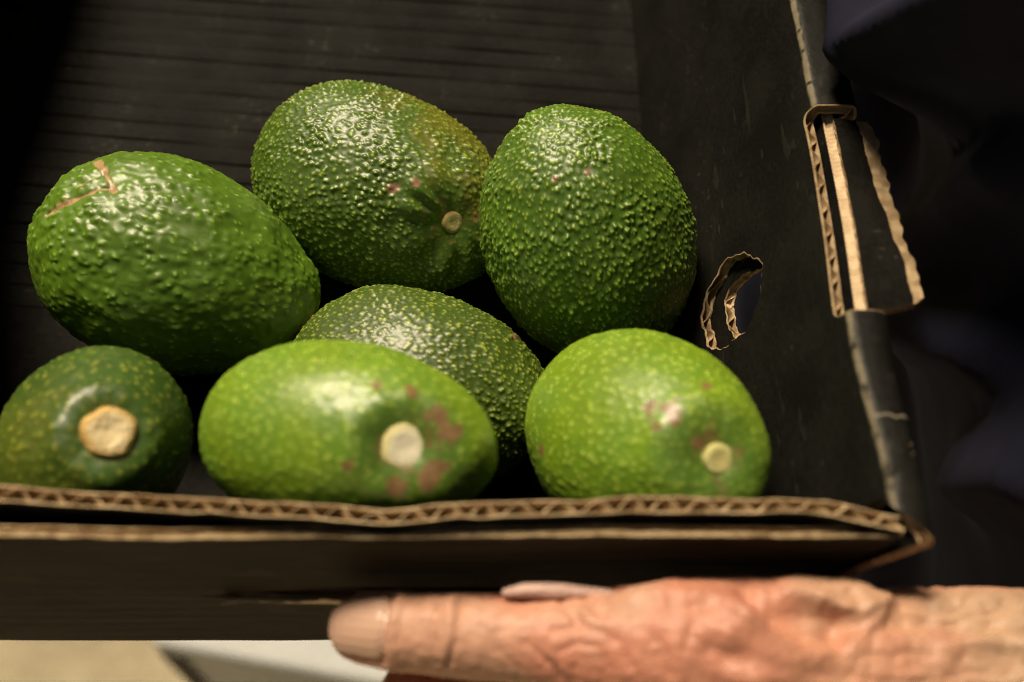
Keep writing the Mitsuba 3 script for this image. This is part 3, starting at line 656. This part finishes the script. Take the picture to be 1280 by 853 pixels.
col = col * (1 - 0.58 * red * (1 - 0.6 * arm)) + np.array([0.50, 0.16, 0.10]) * 0.58 * red * (1 - 0.6 * arm)
vein = smst(0.53, 0.60, meshkit.fbm(np.c_[V[:, 0] * 25, V[:, 1] * 60, V[:, 2] * 60], 3, 12))[:, None] * arm
col = col * (1 - 0.2 * vein) + np.array([0.25, 0.22, 0.15]) * 0.2 * vein
col = col * (0.82 + 0.36 * fine_) * (0.9 + 0.2 * blot)
add('person__body', hand, 'skin', True, np.clip(col, 0, 1), label='bare hand and forearm, thumb stretched along the front of the box')

# another fingertip, paler, showing above the thumb
v, f = sdf_mesh({'tip': FINGERTIP['tip']}, 0.0009, 0.004, lambda n: 0.003)
m = trimesh.Trimesh(v, np.vstack([f[:, [0, 1, 2]], f[:, [0, 2, 3]]]), process=False)
if m.volume < 0: m.invert()
trimesh.smoothing.filter_taubin(m, iterations=8)
mv = np.array(m.vertices)
add('person__fingertip', m, 'skin', True, np.array([0.62, 0.42, 0.36]) * (0.85 + 0.3 * meshkit.fbm(mv * 300, 3, 2))[:, None], label='pale fingertip showing above the thumb')
# thumbnail
tip, nxt = np.array(HAND['thumb'][0][0]), np.array(HAND['thumb'][1][0])
ax = (nxt - tip) / np.linalg.norm(nxt - tip)
face = np.array([0.0, -0.2207, 0.9753])
face -= (face @ ax) * ax; face /= np.linalg.norm(face); side = np.cross(ax, face)
nu, nv = 44, 32
uu, vv = np.meshgrid(np.linspace(0, 1, nu), np.linspace(-1, 1, nv), indexing='ij')
ln = -0.0058 + 0.0172 * uu
corner = 1 - 0.38 * smst(0.16, 0.0, uu) - 0.24 * smst(0.80, 1.0, uu)
phi = vv * 0.98 * corner
r0 = np.interp(ln, [-0.007, -0.003, 0, 0.005, 0.0115], [0.0062, 0.0086, 0.0093, 0.0099, 0.0105])
rr = r0 + 0.0005 * np.cos(vv * np.pi / 2) - 0.0009 * smst(0.85, 1.0, uu) - 0.0007 * smst(0.85, 1.0, np.abs(vv)) + 0.00008 * np.sin(vv * 26)
nail = tip + ax * ln[..., None] + (face * np.cos(phi)[..., None] + side * np.sin(phi)[..., None]) * rr[..., None]
add('person__thumbnail', (nail.reshape(-1, 3), grid_faces(nu, nv)), 'nail', True)

# jacket: torso with hanging folds, and the sleeve of the arm that holds the box
nt, nz_ = 640, 420
th, zz = np.meshgrid(np.linspace(0, 2 * np.pi, nt, endpoint=False), np.linspace(-0.55, 0.52, nz_), indexing='ij')
rx, ry = 0.14, 0.42
sh = np.clip(1 - smst(0.36, 0.52, zz) ** 2 * 0.75, 0, 1)
ct, sn = np.cos(th), np.sin(th); sq_ = (np.abs(ct) ** 2.8 + np.abs(sn) ** 2.8) ** (-1 / 2.8)
X = 0.290 - rx * sh * ct * sq_; Yy = 0.20 + ry * sh * sn * sq_
g3 = np.stack([X * 4, Yy * 7 + zz * 4, zz * 9 - Yy * 5], -1)
g3 = g3 + 0.5 * np.stack([np.sin(Yy * 21 + zz * 13), np.sin(zz * 17 - X * 9), np.sin(Yy * 15 - zz * 22)], -1)
fold = 0.020 * (np.sin(g3[..., 2] * 4.1 + 1.0) * 0.5 + np.sin(g3[..., 1] * 5.3 + g3[..., 2] * 2.2) * 0.35) * (0.3 + 0.7 * meshkit.fbm(g3, 3, 3))
fold += 0.0015 * (meshkit.fbm(np.stack([X, Yy, zz], -1) * 60, 3, 5) - 0.5)
def ridge(p, q_, wd, am):
    ab = np.array(q_) - p; g = np.stack([Yy, zz], -1)
    t = np.clip(((g - p) @ ab) / (ab @ ab), 0, 1)
    d = np.linalg.norm(g - p - t[..., None] * ab, axis=-1)
    return am * np.exp(-(d / wd) ** 2)
front_ = smst(0.3, 0.25, X)
fold += front_ * np.maximum.reduce([ridge((0.36, 0.120), (0.215, 0.110), 0.028, 0.044), ridge((0.215, 0.110), (0.152, 0.102), 0.020, 0.050), ridge((0.155, 0.100), (0.100, 0.178), 0.018, 0.050), ridge((0.100, 0.178), (0.07, 0.30), 0.026, 0.046),
    ridge((0.125, -0.005), (0.072, 0.060), 0.012, 0.018), ridge((0.045, 0.020), (0.030, 0.060), 0.013, 0.016), ridge((0.14, 0.02), (0.105, 0.10), 0.012, 0.014)])
X = X - fold * np.cos(th); Yy = Yy + fold * np.sin(th) * 0.5
torso = np.stack([X, Yy, zz], -1).reshape(-1, 3)
add('person__jacket', (torso, grid_faces(nt, nz_, True)), 'navy_cloth', True, label='dark navy jacket with soft folds')
SL = {'sleeve': [((0.275, -0.105, 0.02), 0.040), ((0.36, -0.12, 0.03), 0.050), ((0.43, -0.10, 0.07), 0.056), ((0.42, -0.03, 0.22), 0.062), ((0.36, 0.0, 0.42), 0.07)]}
SLEEVE_AT = HAND['wrist'][-2][0]
d0 = np.array(SLEEVE_AT) - np.array(SL['sleeve'][0][0])
SL = {'sleeve': [((np.array(p) + d0 * w_).tolist(), r) for (p, r), w_ in zip(SL['sleeve'], (1.0, 0.8, 0.5, 0.2, 0))]}
v, f = sdf_mesh(SL, 0.004, 0.01, lambda n: 0.02)
m = trimesh.Trimesh(v, np.vstack([f[:, [0, 1, 2]], f[:, [0, 2, 3]]]), process=False)
if m.volume < 0: m.invert()
trimesh.smoothing.filter_taubin(m, iterations=10)
m.vertices = m.vertices + m.vertex_normals * (0.012 * (meshkit.fbm(np.array(m.vertices) * [30, 30, 22], 3, 5) - 0.5))[:, None]
add('person__sleeve', m, 'navy_cloth', True)
